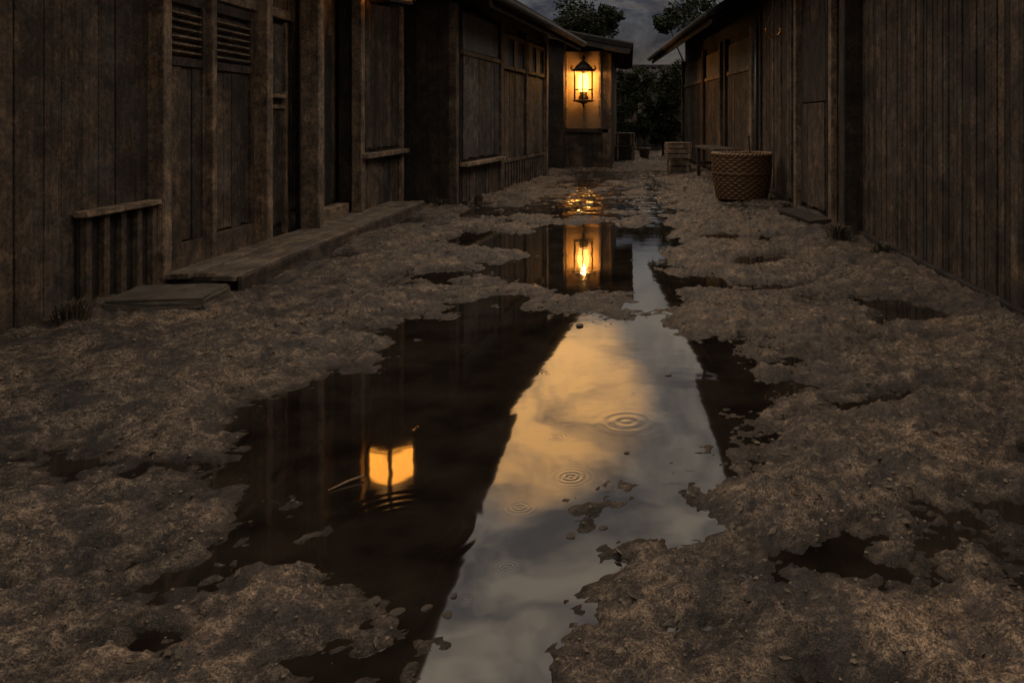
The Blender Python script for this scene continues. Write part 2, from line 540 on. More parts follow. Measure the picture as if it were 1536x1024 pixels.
# ------------------------------------------------------------------ houses
class House:
    """a facade from p0 to p1 (plan), s runs along it, d stands out of it towards the lane"""

    def __init__(self, name, label, p0, p1, left=True):
        d = Vector((p1[0] - p0[0], p1[1] - p0[1], 0))
        self.L = d.length
        self.u = d.normalized()
        self.p0 = Vector((p0[0], p0[1], 0))
        self.sx = 1 if left else -1
        ang = math.atan2(d.y, d.x) if left else math.atan2(-d.y, -d.x)
        self.root = thing(name, label, 'house', self.p0, (0, 0, ang))

    def sY(self, Y):
        return (Y - self.p0.y) / self.u.y

    def p(self, s, d, z):
        return (self.sx * s, -d, z)

    def box(self, mb, s0, s1, d0, d1, z0, z1, j=0.0):
        return mb.box(self.sx * s0, self.sx * s1, -d0, -d1, z0, z1, j)

    def part(self, name, mat, s0, s1, d0, d1, z0, z1, bevel=0.006, parent=None):
        mb = MB()
        self.box(mb, s0, s1, d0, d1, z0, z1)
        return mb.build(name, mat, parent or self.root, bevel)

    def boards(self, mb, s0, s1, d, z0, z1, w=0.17, th=0.025, gap=0.007):
        s = s0
        while s < s1 - 0.02:
            e = min(s1, s + w * random.uniform(0.62, 1.45))
            if s1 - e < w * 0.35:
                e = s1
            dj = random.uniform(-0.006, 0.006)
            self.box(mb, s + gap / 2, e - gap / 2, d - th, d + dj, z0 + random.uniform(0, 0.03), z1, 0.0025)
            s = e
        return mb

    def shell(self, z1, depth=4.0, back=0.06):
        """the carcass behind the boards"""
        mb = MB()
        self.box(mb, 0, self.L, -back - 0.12, -back, -0.2, z1)
        self.box(mb, 0, self.L, -depth, -depth + 0.12, -0.2, z1)
        self.box(mb, 0, 0.12, -depth + 0.12, -back - 0.12, -0.2, z1)
        self.box(mb, self.L - 0.12, self.L, -depth + 0.12, -back - 0.12, -0.2, z1)
        return mb

    def roof(self, de, ze, slope=0.42, back=4.4, s0=None, s1=None, rib=0.27, n_raft=None):
        """lean of tiles: eave edge at depth de, height ze"""
        s0 = -0.35 if s0 is None else s0
        s1 = self.L + 0.35 if s1 is None else s1
        half = back / 2
        mb = MB()
        dm = de - half - 0.6       # ridge depth
        zr = ze + slope * (de - dm)
        db = dm - (de - dm)
        th = 0.09
        prof = [(de, ze), (de, ze + th), (dm, zr + th), (db, ze + th), (db, ze), (dm, zr)]
        n = len(prof)
        vs = [self.p(s, d, z) for s in (s0, s1) for d, z in prof]
        fs = [(k, (k + 1) % n, n + (k + 1) % n, n + k) for k in range(n)]
        fs += [(0, 1, 2, 5), (5, 2, 3, 4), (n, n + 1, n + 2, n + 5), (n + 5, n + 2, n + 3, n + 4)]
        mb.add(vs, fs)
        s = s0 + 0.1
        while s < s1:
            for dd in (de, db):
                off = 0.008 if dd == de else -0.008
                mb.tube([self.p(s, dd + off, ze + th - 0.01), self.p(s, dm, zr + th + 0.02)], 0.05, 7)
            s += rib
        mb.tube([self.p(s0 - 0.03, dm, zr + th + 0.06), self.p(s1 + 0.03, dm, zr + th + 0.06)], 0.12, 8)
        rf = mb.build('roof', 'tile', self.root)
        zw = ze - 0.7
        prof = [(-0.03, zw), (-0.03, ze + slope * (de + 0.03) - 0.02), (dm, zr - 0.02), (-3.97, ze + slope * (-3.97 - db) - 0.02 if -3.97 < dm else zr - 0.3), (-3.97, zw)]
        m = len(prof)
        at = MB()
        at.add([self.p(q, d, z) for q in (0.01, self.L - 0.01) for d, z in prof],
               [tuple(range(m)), tuple(range(m, 2 * m))] + [(k, (k + 1) % m, m + (k + 1) % m, m + k) for k in range(m)])
        at.build('gable_wall', 'dark_z', self.root)
        gt = MB()
        gt.tube([self.p(s0, de + 0.03, ze + 0.045), self.p(s1, de + 0.03, ze + 0.045)], 0.07, 8)
        gt.build('gutter', 'dark_x', rf, smooth=True)
        # fascia board under the tile edge
        self.part('fascia', 'dark_x', s0, s1, de - 0.08, de - 0.04, ze - 0.10, ze - 0.004, 0.004, rf)
        nr = n_raft or max(4, int((s1 - s0) / 0.5))
        nr = min(nr, 40)
        for k in range(nr):
            sk = s0 + 0.15 + (s1 - s0 - 0.3) * k / (nr - 1)
            rb = MB()
            d1 = de - 0.09
            d0 = min(de - 1.6, -0.1)
            rb.beam(self.p(sk, d1, ze + slope * 0.09 - 0.055), self.p(sk, d0, ze + slope * (de - d0) - 0.055), 0.07, 0.09)
            rb.build('rafter', 'dark_x', rf)
        return rf


# ---- near house on the left
HA = House('wooden_house', 'near left house with tall panelled doors, pale posts and a boarded bay', (-3.6, -3.0), (-3.6, 11.72))
S = lambda Y: Y + 3.0
mb = HA.shell(3.55)
HA.boards(mb, S(-3), S(5.98), 0, 0.0, 3.55, 0.19)
HA.boards(mb, S(5.98), S(8.58), 0.0, 2.3, 3.55, 0.22)
HA.boards(mb, S(8.58), S(9.86), -0.03, 0.30, 3.55, 0.16)
mb.build('wall', 'wood_z', HA.root, 0.003)
# posts
for Y, w, d, mat in ((6.03, 0.11, 0.12, 'light_z'), (6.83, 0.07, 0.06, 'light_z'), (7.72, 0.12, 0.13, 'light_z')):
    HA.part('post', mat, S(Y) - w / 2, S(Y) + w / 2, -0.05, d, 0.0, 3.55, 0.008)
HA.part('porch_post', 'light_z', S(8.42), S(8.57), 0.13, 0.33, 0.12, 3.9, 0.012)
HA.part('post', 'dark_z', S(8.60), S(8.72), 0.0, 0.05, 0.0, 3.55, 0.006)


def tall_door(Y0, Y1):
    d = HA.part('sliding_door', 'wood_z', S(Y0), S(Y1), -0.055, -0.045, 0.06, 2.32, 0.0)
    b = MB()
    HA.boards(b, S(Y0) + 0.05, S(Y1) - 0.05, -0.02, 0.30, 1.72, 0.115, 0.02, 0.005)
    b.build('board_panel', 'wood_z', d, 0.002)
    f = MB()
    HA.box(f, S(Y0), S(Y0) + 0.05, -0.045, 0.005, 0.06, 2.32)
    HA.box(f, S(Y1) - 0.05, S(Y1), -0.045, 0.005, 0.06, 2.32)
    for z0, z1 in ((0.06, 0.30), (1.72, 1.79), (2.22, 2.32)):
        HA.box(f, S(Y0) + 0.05, S(Y1) - 0.05, -0.045, 0.002, z0, z1)
    f.build('door_frame', 'wood_z', d, 0.004)
    z = 1.83
    while z < 2.2:
        lv = MB()
        lv.beam(HA.p(S(Y0) + 0.055, -0.02, z), HA.p(S(Y1) - 0.055, -0.02, z), 0.035, 0.018, (0, 0.5, 1))
        lv.build('louvre', 'light_x', d)
        z += 0.062


tall_door(6.10, 6.79)
tall_door(6.87, 7.65)
# narrow door with a grey upper panel
d = HA.part('door', 'dark_z', S(7.79), S(8.40), -0.055, -0.045, 0.1, 2.3, 0.0)
HA.part('grey_panel', 'grey_z', S(7.84), S(8.35), -0.045, -0.015, 1.56, 2.26, 0.003, d)
HA.part('rail', 'light_x', S(7.80), S(8.39), -0.045, 0.012, 1.51, 1.555, 0.004, d)
HA.part('rail', 'light_x', S(7.80), S(8.39), -0.045, 0.008, 1.40, 1.44, 0.004, d)
b = MB()
HA.boards(b, S(7.84), S(8.35), -0.018, 0.2, 1.40, 0.085, 0.02)
b.build('board_panel', 'wood_z', d, 0.002)
for Y in (7.80, 8.36):
    HA.part('stile', 'light_z', S(Y), S(Y) + 0.04, -0.045, 0.006, 0.1, 2.3, 0.003, d)
HA.part('threshold', 'light_x', S(6.1), S(8.42), -0.02, 0.10, 0.0, 0.10, 0.008)
HA.part('door_track', 'light_x', S(6.1), S(8.42), -0.03, 0.03, 2.325, 2.42, 0.006)
# flat dark panel, recess shade put into its colour: doorway beyond the porch post
HA.part('doorway_shade', 'dark_z', S(8.74), S(9.70), -0.055, -0.02, 0.28, 2.3, 0.0)
HA.part('doorstep', 'light_x', S(8.75), S(9.80), 0.0, 0.16, 0.02, 0.27, 0.01)
# low slatted screen at the foot of the wall
sc_ = HA.part('low_screen', 'dark_x', S(5.18), S(5.97), 0.012, 0.03, 0.02, 0.66, 0.0)
HA.part('screen_cap', 'light_x', S(5.15), S(5.97), 0.01, 0.11, 0.66, 0.70, 0.005, sc_)
for k in range(5):
    y = 5.19 + k * 0.18
    HA.part('slat', 'wood_z', S(y), S(y) + 0.055, 0.03, 0.075, 0.02, 0.66, 0.004, sc_)
# projecting bay
bay = MB()
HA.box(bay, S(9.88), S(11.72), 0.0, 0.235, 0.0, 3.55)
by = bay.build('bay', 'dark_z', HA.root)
b = MB()
HA.boards(b, S(9.98), S(11.60), 0.26, 0.90, 3.5, 0.15, 0.022)
b.build('upper_boards', 'wood_z', by, 0.002)
b = MB()
HA.boards(b, S(10.05), S(11.55), 0.255, 0.05, 0.78, 0.19, 0.018, 0.02)
b.build('lower_boards', 'wood_z', by, 0.002)
HA.part('sill', 'light_x', S(9.86), S(11.74), 0.237, 0.37, 0.80, 0.865, 0.008, by)
HA.part('corner_post', 'light_z', S(9.84), S(9.97), 0.17, 0.30, 0.0, 3.55, 0.01, by)
HA.part('corner_post', 'light_z', S(11.60), S(11.70), 0.237, 0.30, 0.0, 3.55, 0.01, by)
HA.part('base_rail', 'wood_x', S(9.99), S(11.59), 0.237, 0.285, 0.0, 0.06, 0.006, by)
HA.roof(1.52, 3.9, 0.40, 4.4, n_raft=30, s1=HA.L + 2.4)

# ---- second house on the left, turned a little into the lane
HB = House('wooden_house', 'set-back dark left house with grey window bay and two small high windows', (-2.6, 11.8), (-1.85, 18.3))
mb = HB.shell(3.0, 4.0, 0.05)
HB.boards(mb, 0.1, HB.L, -0.01, 0.0, 3.0, 0.15)
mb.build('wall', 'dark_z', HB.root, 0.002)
e = MB()     # boarded end wall towards the camera
for k in range(22):
    y0 = 0.06 + k * 0.17
    e.box(-0.03, -0.004 - random.uniform(0, 0.006), y0, y0 + 0.163, 0.0, 3.0)
e.build('end_wall', 'dark_z', HB.root, 0.002)
HB.part('corner_post', 'wood_z', -0.03, 0.10, -0.08, 0.05, 0.0, 3.0, 0.008)
s0, s1 = HB.sY(11.95), HB.sY(13.95)
bay = HB.part('bay', 'dark_z', s0, s1, 0.0, 0.05, 0.0, 2.95, 0)
b = MB()
HB.boards(b, s0 + 0.06, s1 - 0.05, 0.075, 0.68, 2.25, 0.2, 0.02)
b.build('upper_boards', 'grey_z', bay, 0.002)
HB.part('paper_panel', 'paper', s0 + 0.08, s1 - 0.06, 0.055, 0.07, 2.34, 2.9, 0.003, bay)
HB.part('rail', 'wood_x', s0, s1, 0.052, 0.10, 2.255, 2.325, 0.005, bay)
b = MB()
HB.boards(b, s0 + 0.05, s1 - 0.05, 0.07, 0.03, 0.56, 0.22, 0.015, 0.03)
b.build('lower_boards', 'wood_z', bay, 0.002)
HB.part('sill', 'light_x', s0 - 0.04, s1 + 0.02, 0.052, 0.19, 0.58, 0.64, 0.007, bay)
HB.part('post', 'wood_z', HB.sY(14.0), HB.sY(14.0) + 0.16, -0.02, 0.10, 0.0, 3.0, 0.008)
HB.part('post', 'wood_z', HB.sY(16.0), HB.sY(16.0) + 0.08, -0.02, 0.05, 0.0, 3.0, 0.006)
HB.part('post', 'light_z', HB.sY(17.75), HB.sY(17.75) + 0.12, -0.02, 0.07, 0.0, 3.0, 0.006)
for Ya, Yb in ((14.3, 15.9), (16.15, 17.6)):
    a, c = HB.sY(Ya), HB.sY(Yb)
    w = MB()
    HB.box(w, a, c, 0.0, 0.05, 2.20, 2.27)
    HB.box(w, a, c, 0.0, 0.05, 2.78, 2.85)
    HB.box(w, a, a + 0.06, 0.0, 0.05, 2.27, 2.78)
    HB.box(w, c - 0.06, c, 0.0, 0.05, 2.27, 2.78)
    HB.box(w, (a + c) / 2 - 0.02, (a + c) / 2 + 0.02, 0.0, 0.04, 2.27, 2.78)
    wn = w.build('window', 'wood_x', HB.root, 0.003)
    HB.part('pane', 'paper', a + 0.06, c - 0.06, 0.004, 0.012, 2.27, 2.78, 0, wn)
    b = MB()
    HB.boards(b, a, c, 0.02, 0.55, 2.14, 0.17, 0.025)
    b.build('board_panel', 'wood_z', HB.root, 0.002)
    HB.part('rail', 'wood_x', a - 0.1, c + 0.05, 0.021, 0.06, 0.50, 0.56, 0.004)
    k = a
    while k < c:
        HB.part('picket', 'wood_z', k, k + 0.09, 0.0, 0.05, 0.0, 0.48, 0.004)
        k += 0.2
HB.roof(0.72, 2.98, 0.60, 4.2, n_raft=16)

# ---- lantern house at the end of the left row
HC = House('wooden_house', 'tan walled house at the lane end, lit by the iron wall lantern', (-5.0, 20.3), (-0.5, 20.3))
mb = MB()
HC.box(mb, 0, 4.5, -7.0, -0.06, -0.1, 2.9)
w = mb.build('wall', 'dark_z', HC.root)
HC.part('plaster_panel', 'tan_plaster', 3.3, 4.42, -0.055, 0.0, 1.05, 3.0, 0)
b = MB()
HC.boards(b, 3.3, 4.45, 0.0, 0.05, 0.92, 0.13, 0.05)
b.build('wainscot', 'wood_z', HC.root, 0.003)
HC.part('rail', 'dark_x', 3.3, 4.45, 0.002, 0.06, 0.94, 1.04, 0.006)
HC.part('kick_board', 'light_x', 3.3, 4.5, 0.03, 0.10, -0.02, 0.06, 0.006)
HC.part('column', 'dark_z', 2.98, 3.36, -0.02, 0.45, 0.0, 3.35, 0.012)
HC.part('trim', 'light_z', 3.365, 3.41, 0.002, 0.10, 1.05, 2.95, 0.005)
HC.part('trim', 'light_z', 4.20, 4.26, 0.002, 0.10, 1.05, 2.95, 0.005)
HC.part('corner_board', 'wood_z', 4.30, 4.53, -0.05, 0.06, 0.0, 2.95, 0.006)
b = MB()     # side wall along the lane
for k in range(36):
    y0 = 0.08 + k * 0.19
    b.box(4.502, 4.53 + random.uniform(0, 0.006), y0, y0 + 0.182, 0.0, 2.9)
b.build('side_wall', 'wood_z', HC.root, 0.002)
# mono-pitch roof falling to the lane
rb = MB()
zr = lambda x: 3.02 + (5.05 - x) * 0.19
vs = [(x, y, zr(x) + dz) for y in (-0.75, 7.4) for x, dz in ((5.05, 0), (5.05, 0.09), (-0.4, 0.09), (-0.4, 0))]
rb.add(vs, [(0, 1, 2, 3), (4, 7, 6, 5), (0, 4, 5, 1), (1, 5, 6, 2), (2, 6, 7, 3), (3, 7, 4, 0)])
y = -0.7
while y < 7.4:
    rb.tube([(5.08, y, zr(5.08) + 0.085), (-0.4, y, zr(-0.4) + 0.085)], 0.06, 7)
    y += 0.27
rf = rb.build('roof', 'tile', HC.root)
g = MB()
g.beam((5.0, -0.70, zr(5.0) - 0.075), (-0.3, -0.70, zr(-0.3) - 0.075), 0.05, 0.14)
g.build('verge_board', 'dark_x', rf)
for k, y in enumerate((-0.45, -0.1)):
    g = MB()
    g.beam((4.95, y, zr(4.95) - 0.06), (0.0, y, zr(0.0) - 0.06), 0.07, 0.10)
    g.build('rafter', 'wood_x', rf)
for k in range(8):
    g = MB()
    g.beam((4.9, 0.3 + k * 0.9, zr(4.9) - 0.06), (4.3, 0.3 + k * 0.9, zr(4.3) - 0.06), 0.07, 0.10)
    g.build('rafter', 'wood_x', rf)

# ---- near house on the right
RA = House('wooden_house', 'near right house of narrow upright boards ending in a thick dark post', (2.5, -3.0), (2.5, 8.74), False)
mb = RA.shell(3.4)
RA.boards(mb, 0, S(8.6), 0, 0.02, 3.4, 0.095, 0.03, 0.012)
mb.build('wall', 'wood_z', RA.root, 0.003)
RA.part('corner_post', 'dark_z', S(8.60), S(8.80), -0.10, 0.20, 0.0, 3.6, 0.012)
RA.part('base_board', 'dark_x', S(-3), S(8.6), 0.005, 0.05, -0.05, 0.10, 0.008)
RA.roof(1.05, 3.72, 0.42, 4.4, n_raft=24)

# ---- middle house on the right
RB = House('wooden_house', 'middle right house of rough boards and pale posts behind the woven basket', (2.48, 9.0), (2.36, 14.3), False)
T = RB.sY
mb = RB.shell(3.4, 4.0, 0.05)
RB.boards(mb, 0.0, RB.L, -0.01, 0.0, 3.4, 0.14)
mb.build('wall', 'wood_z', RB.root, 0.003)
for Y, w, d, mat in ((9.55, 0.13, 0.07, 'light_z'), (9.86, 0.05, 0.03, 'dark_z'), (11.3, 0.13, 0.09, 'light_z'), (11.62, 0.16, 0.02, 'dark_z'),
                     (12.5, 0.07, 0.05, 'wood_z'), (13.1, 0.07, 0.05, 'light_z'), (14.1, 0.16, 0.07, 'dark_z')):
    RB.part('post', mat, T(Y), T(Y) + w, -0.01, d, 0.0, 3.4, 0.007)
b = MB()
RB.boards(b, T(9.98), T(11.26), 0.03, 0.12, 1.5, 0.30, 0.03)
b.build('lower_panel', 'wood_z', RB.root, 0.003)
RB.part('upper_panel', 'dark_z', T(9.98), T(11.26), -0.005, 0.02, 1.52, 2.6, 0.004)
b = MB()
RB.boards(b, T(11.85), T(12.46), 0.03, 0.05, 3.3, 0.11, 0.03)
RB.boards(b, T(12.62), T(13.06), 0.035, 0.05, 3.3, 0.10, 0.03)
RB.boards(b, T(13.22), T(14.06), 0.03, 0.05, 3.3, 0.13, 0.03)
b.build('board_panel', 'wood_z', RB.root, 0.003)
RB.part('rail', 'dark_x', T(11.8), T(14.1), 0.04, 0.08, 0.0, 0.14, 0.006)
RB.roof(1.0, 3.62, 0.42, 4.2, n_raft=15, s0=-0.2, s1=RB.L + 1.0)
dp = MB()
dp.tube([RB.p(T(14.36), 0.10, 0.05), RB.p(T(14.36), 0.10, 3.2)], 0.022, 8)
dp.build('drainpipe', mottled('zinc_pipe', (0.10, 0.12, 0.15), (0.24, 0.28, 0.33), 12, 0.4, 0.5, 0.001), RB.root, smooth=True)

# ---- far house on the right
RC = House('wooden_house', 'far right house with low tiled eave reaching over the lane beyond the basket', (2.32, 14.55), (1.62, 24.0), False)
U = RC.sY
mb = RC.shell(3.0, 4.0, 0.05)
RC.boards(mb, 0.0, RC.L, -0.01, 0.0, 3.0, 0.2)
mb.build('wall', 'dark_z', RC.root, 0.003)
for Y0, Y1, mat in ((14.95, 17.1, 'wood_z'), (17.9, 19.9, 'wood_z'), (20.4, 23.6, 'wood_z')):
    b = MB()
    RC.boards(b, U(Y0), U(Y1), 0.04, 0.10, 2.20, 0.16, 0.035)
    b.build('board_panel', mat, RC.root, 0.003)
    RC.part('plaster_band', 'plaster', U(Y0), U(Y1), 0.0, 0.025, 2.30, 2.85, 0.0)
    RC.part('rail', 'light_x', U(Y0), U(Y1), 0.0, 0.07, 2.21, 2.29, 0.005)
for Y, w, mat in ((14.62, 0.22, 'light_z'), (17.15, 0.16, 'dark_z'), (17.72, 0.14, 'wood_z'), (20.0, 0.25, 'dark_z'), (23.75, 0.15, 'wood_z')):
    RC.part('post', mat, U(Y), U(Y) + w, -0.01, 0.10, 0.0, 3.0, 0.008)
RC.roof(0.98, 3.06, 0.64, 4.2, n_raft=22, s0=-0.4)

# ---- dark house closing the lane
RD = House('distant_house', 'dark low-roofed house closing the far end of the lane', (-3.5, 31.0), (4.5, 31.0))
mb = RD.shell(2.6, 5.0, 0.05)
RD.boards(mb, 0, 8.0, 0.0, 0.0, 2.6, 0.2)
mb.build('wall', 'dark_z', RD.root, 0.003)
for s in (2.4, 3.6, 4.8):
    RD.part('post', 'wood_z', s, s + 0.16, 0.0, 0.05, 0.0, 2.6, 0.006)
RD.part('rail', 'wood_x', 2.0, 5.5, 0.005, 0.06, 1.15, 1.28, 0.006)
b = MB()
RD.boards(b, 2.6, 3.56, 0.03, 0.05, 1.1, 0.14, 0.03)
b.build('board_panel', 'grey_z', RD.root, 0.003)
b = MB()
RD.boards(b, 3.8, 4.76, 0.03, 1.3, 2.3, 0.14, 0.03)
b.build('board_panel', 'plaster', RD.root, 0.003)
RD.roof(0.6, 2.66, 0.22, 4.4, n_raft=12)

# ------------------------------------------------------------------ lanterns
def spot(name, parent, loc, energy, col, rad):
    l = bpy.data.lights.new(name, 'POINT')
    l.energy = energy
    l.color = col
    l.shadow_soft_size = rad
    o = bpy.data.objects.new(name, l)
    COL.objects.link(o)
    o.parent = parent
    o.location = loc


L1 = thing('wall_lantern', 'glowing iron cage lantern on the tan wall at the lane end', 'lantern', (-1.16, 19.92, 1.72))
n6 = [(0.25 * math.cos(R(60 * k + 30)), 0.25 * math.sin(R(60 * k + 30))) for k in range(6)]
# local z 0 = bottom plate, 0.92 top of cage
g = MB()
g.lathe([(0.0, -0.16), (0.018, -0.14), (0.03, -0.10), (0.02, -0.07), (0.09, -0.03), (0.26, 0.0), (0.27, 0.03), (0.22, 0.05), (0.0, 0.05)], 6)
g.build('base_plate', 'iron', L1)
for x, y in n6:
    g = MB()
    g.tube([(x, y, 0.04), (x, y, 0.78)], 0.016, 6)
    g.build('cage_bar', 'iron', L1)
for z in (0.30, 0.76):
    g = MB()
    pts = [(x, y, z) for x, y in n6]
    for k in range(6):
        g.tube([pts[k], pts[(k + 1) % 6]], 0.012, 6)
    g.build('cage_ring', 'iron', L1)
g = MB()
g.lathe([(0.29, 0.76), (0.30, 0.79), (0.24, 0.82), (0.17, 0.90), (0.08, 0.98), (0.03, 1.01), (0.035, 1.05), (0.05, 1.08), (0.03, 1.12), (0.0, 1.16)], 12)
g.build('cap', 'iron', L1)
for k in range(6):
    a = R(60 * k + 30)
    g = MB()
    pts = [(r * math.cos(a), r * math.sin(a), z) for r, z in ((0.27, 0.79), (0.33, 0.80), (0.36, 0.84), (0.34, 0.88), (0.31, 0.87))]
    g.tube(pts, 0.012, 6)
    g.build('scroll', 'iron', L1)
g = MB()
g.lathe([(0.0, 0.05), (0.12, 0.05), (0.13, 0.10), (0.09, 0.16), (0.10, 0.24), (0.0, 0.25)], 16)
g.build('burner', 'brass', L1, smooth=True)
g = MB()
g.lathe([(0.0, 0.252), (0.10, 0.255), (0.135, 0.33), (0.14, 0.50), (0.12, 0.64), (0.09, 0.70), (0.0, 0.702)], 20)
g.build('lamp_glass', 'glass_lit', L1, smooth=True)
g = MB()
g.tube([(0, 0.10, 0.96), (0, 0.24, 1.0), (0, 0.34, 0.92), (0, 0.37, 0.80)], 0.022, 7)
g.tube([(0, 0.26, 0.02), (0, 0.37, 0.02)], 0.02, 7)
g.build('bracket', 'iron', L1)
spot('lamp', L1, (0, 0.0, 0.74), 60, (1.0, 0.44, 0.10), 0.04)
spot('lamp', L1, (0, 0.20, 0.45), 50, (1.0, 0.44, 0.10), 0.04)

L2 = thing('eave_lantern', 'square paper lantern with dark frame hung high on the near left bay', 'lantern', (-3.01, 10.1, 2.74), (0, 0, R(58)))
a = 0.19
g = MB()
g.box(-a, a, -a, a, 0.0, 0.045)
g.box(-a * 0.6, a * 0.6, -a * 0.6, a * 0.6, -0.02, 0.0)
g.build('base', 'dark_x', L2, 0.005)
for x in (-a, a):
    for y in (-a, a):
        g = MB()
        g.box(x - 0.02, x + 0.02, y - 0.02, y + 0.02, 0.045, 0.585)
        g.build('corner_post', 'dark_z', L2, 0.003)
for k in range(4):
    g = MB()
    g.box(-a + 0.02, a - 0.02, -a - 0.002, -a + 0.004, 0.09, 0.47)
    o = g.build('paper_pane' if k in (0, 3) else 'light_shield_board', 'paper_lit' if k in (0, 3) else 'dark_z', L2)  # unseen rear boards, added to keep lantern light off the walls behind
    o.rotation_euler = (0, 0, k * PI / 2)
    f = MB()
    for z in (0.05, 0.10, 0.46):
        f.box(-a + 0.014, a - 0.014, -a - 0.012, -a - 0.004, z, z + 0.026)
    f.build('muntin', 'dark_x', o)
g = MB()
g.add([(-0.235, -0.235, 0.58), (0.235, -0.235, 0.58), (0.235, 0.235, 0.58), (-0.235, 0.235, 0.58), (-0.05, -0.05, 0.72), (0.05, -0.05, 0.72), (0.05, 0.05, 0.72), (-0.05, 0.05, 0.72)],
      [(0, 3, 2, 1), (4, 5, 6, 7), (0, 1, 5, 4), (1, 2, 6, 5), (2, 3, 7, 6), (3, 0, 4, 7)])
g.build('cap', 'dark_x', L2, 0.005)
g = MB()
c38, s38 = math.cos(R(-58)), math.sin(R(-58))
wl = lambda x, y: (x * c38 - y * s38, x * s38 + y * c38)
g.tube([(0, 0, 0.65), (0, 0, 0.78), (*wl(-0.10, 0), 0.83), (*wl(-0.28, 0), 0.81)], 0.015, 7)
g.build('bracket', 'iron', L2)
spot('lamp', L2, (0, 0, 0.44), 16, (1.0, 0.52, 0.16), 0.05)

# ------------------------------------------------------------------ plank step and loose boards
dk = thing('plank_step', 'long pale plank step running below the near left doors', 'step', (-3.46, 5.9, 0.0))
for k in range(3):
    b = MB()
    x0 = k * 0.19
    b.box(x0, x0 + 0.183, random.uniform(-0.12, 0.12), 5.35 + random.uniform(-0.1, 0.1), 0.105, 0.145, 0.004)
    b.build('plank', wood('step_plank_%d' % k, (0.10, 0.076, 0.052), (0.26, 0.205, 0.148), 'y', 0.3, 0.6, 0.5), dk, 0.006)
for k in range(5):
    b = MB()
    b.box(0.02, 0.55, 0.1 + k * 1.26, 0.2 + k * 1.26, -0.06, 0.104)
    b.build('bearer', 'dark_x', dk, 0.005)
b = MB()
b.box(0.565, 0.60, 0.0, 5.3, 0.0, 0.135)
b.build('riser', 'wood_y', dk, 0.005)


def stone_block(name, dims, mat, loc, rot, label, cat):
    bm = bmesh.new()
    bmesh.ops.create_cube(bm, size=1.0)
    bmesh.ops.scale(bm, vec=dims, verts=bm.verts)
    bmesh.ops.bevel(bm, geom=bm.edges[:], offset=min(dims) * 0.2, segments=2, affect='EDGES')
    bmesh.ops.subdivide_edges(bm, edges=bm.edges[:], cuts=3, use_grid_fill=True)
    for v in bm.verts:
        v.co += Vector((random.uniform(-1, 1), random.uniform(-1, 1), random.uniform(-1, 1))) * min(dims) * 0.05
    me = bpy.data.meshes.new(name)
    bm.to_mesh(me)
    bm.free()
    me.materials.append(M[mat])
    o = bpy.data.objects.new(name, me)
    COL.objects.link(o)
    o.location = loc
    o.rotation_euler = rot
    return tag(o, label, cat)


stone_block('stone_slab', (0.62, 0.50, 0.09), 'slab', (-3.12, 5.42, 0.085), (0, 0, R(8)), 'flat grey slab lying before the near end of the plank step', 'slab')
b = MB()
b.box(-0.13, 0.13, -0.62, 0.62, 0.0, 0.045, 0.006)
o = b.build('loose_plank', 'dark_x', None, 0.005)
o.location = (2.14, 9.9, 0.085)
o.rotation_euler = (0, R(-3), R(7))
tag(o, 'dark loose plank lying by the right wall foot', 'plank')

# ------------------------------------------------------------------ woven basket
BK = thing('woven_basket', 'large round woven basket with a pale rolled rim by the right wall', 'basket', (1.76, 12.6, 0.03))


def weave(r0, r1, z0, z1, staves, rows, amp, inner=False):
    mb = MB()
    nu, nv = staves * 4, rows * 4
    vs = []
    for j in range(nv + 1):
        t = j / nv
        row = t * rows
        r = r0 + (r1 - r0) * t + 0.02 * math.sin(PI * t)
        for i in range(nu):
            a = 2 * PI * i / nu
            ph = PI * (int(row) % 2)
            o = amp * math.sin(a * staves / 2 + ph) * (0.35 + 0.65 * math.sin(PI * (row % 1.0)))
            o += amp * 0.8 * abs(math.sin(PI * row))
            rr = r + o
            vs.append((rr * math.cos(a), rr * math.sin(a), z0 + (z1 - z0) * t))
    fs = [(j * nu + i, j * nu + (i + 1) % nu, (j + 1) * nu + (i + 1) % nu, (j + 1) * nu + i) for j in range(nv) for i in range(nu)]
    return mb.add(vs, fs)


w = weave(0.39, 0.465, 0.02, 0.70, 44, 17, 0.011)
w.lathe([(0.0, 0.02), (0.39, 0.02)], 44)
w.build('body', 'wicker', BK, smooth=True)
w = weave(0.365, 0.44, 0.04, 0.70, 44, 17, -0.008)
w.lathe([(0.0, 0.04), (0.365, 0.04)], 44)
w.build('lining', 'wicker', BK, smooth=True)
rim = MB()
for ph in (0, PI):
    pts = []
    for k in range(121):
        a = 2 * PI * k / 120
        tw = a * 22 + ph
        pts.append(((0.457 + 0.016 * math.cos(tw)) * math.cos(a), (0.457 + 0.016 * math.cos(tw)) * math.sin(a), 0.715 + 0.016 * math.sin(tw)))
    rim.tube(pts, 0.018, 6, False)
rim.build('rim', 'wicker_rim', BK, smooth=True)
hoop = MB()
hoop.lathe([(0.448, 0.40), (0.468, 0.405), (0.468, 0.435), (0.448, 0.44)], 48)
hoop.build('hoop', 'wicker', BK, smooth=True)
# a stick standing in the basket
b = MB()
b.tube([(1.93, 12.55, 0.12), (1.90, 12.80, 1.02)], [0.016, 0.012], 7)
tag(b.build('stick', 'dark_z', None), 'thin dark stick standing inside the woven basket', 'stick')


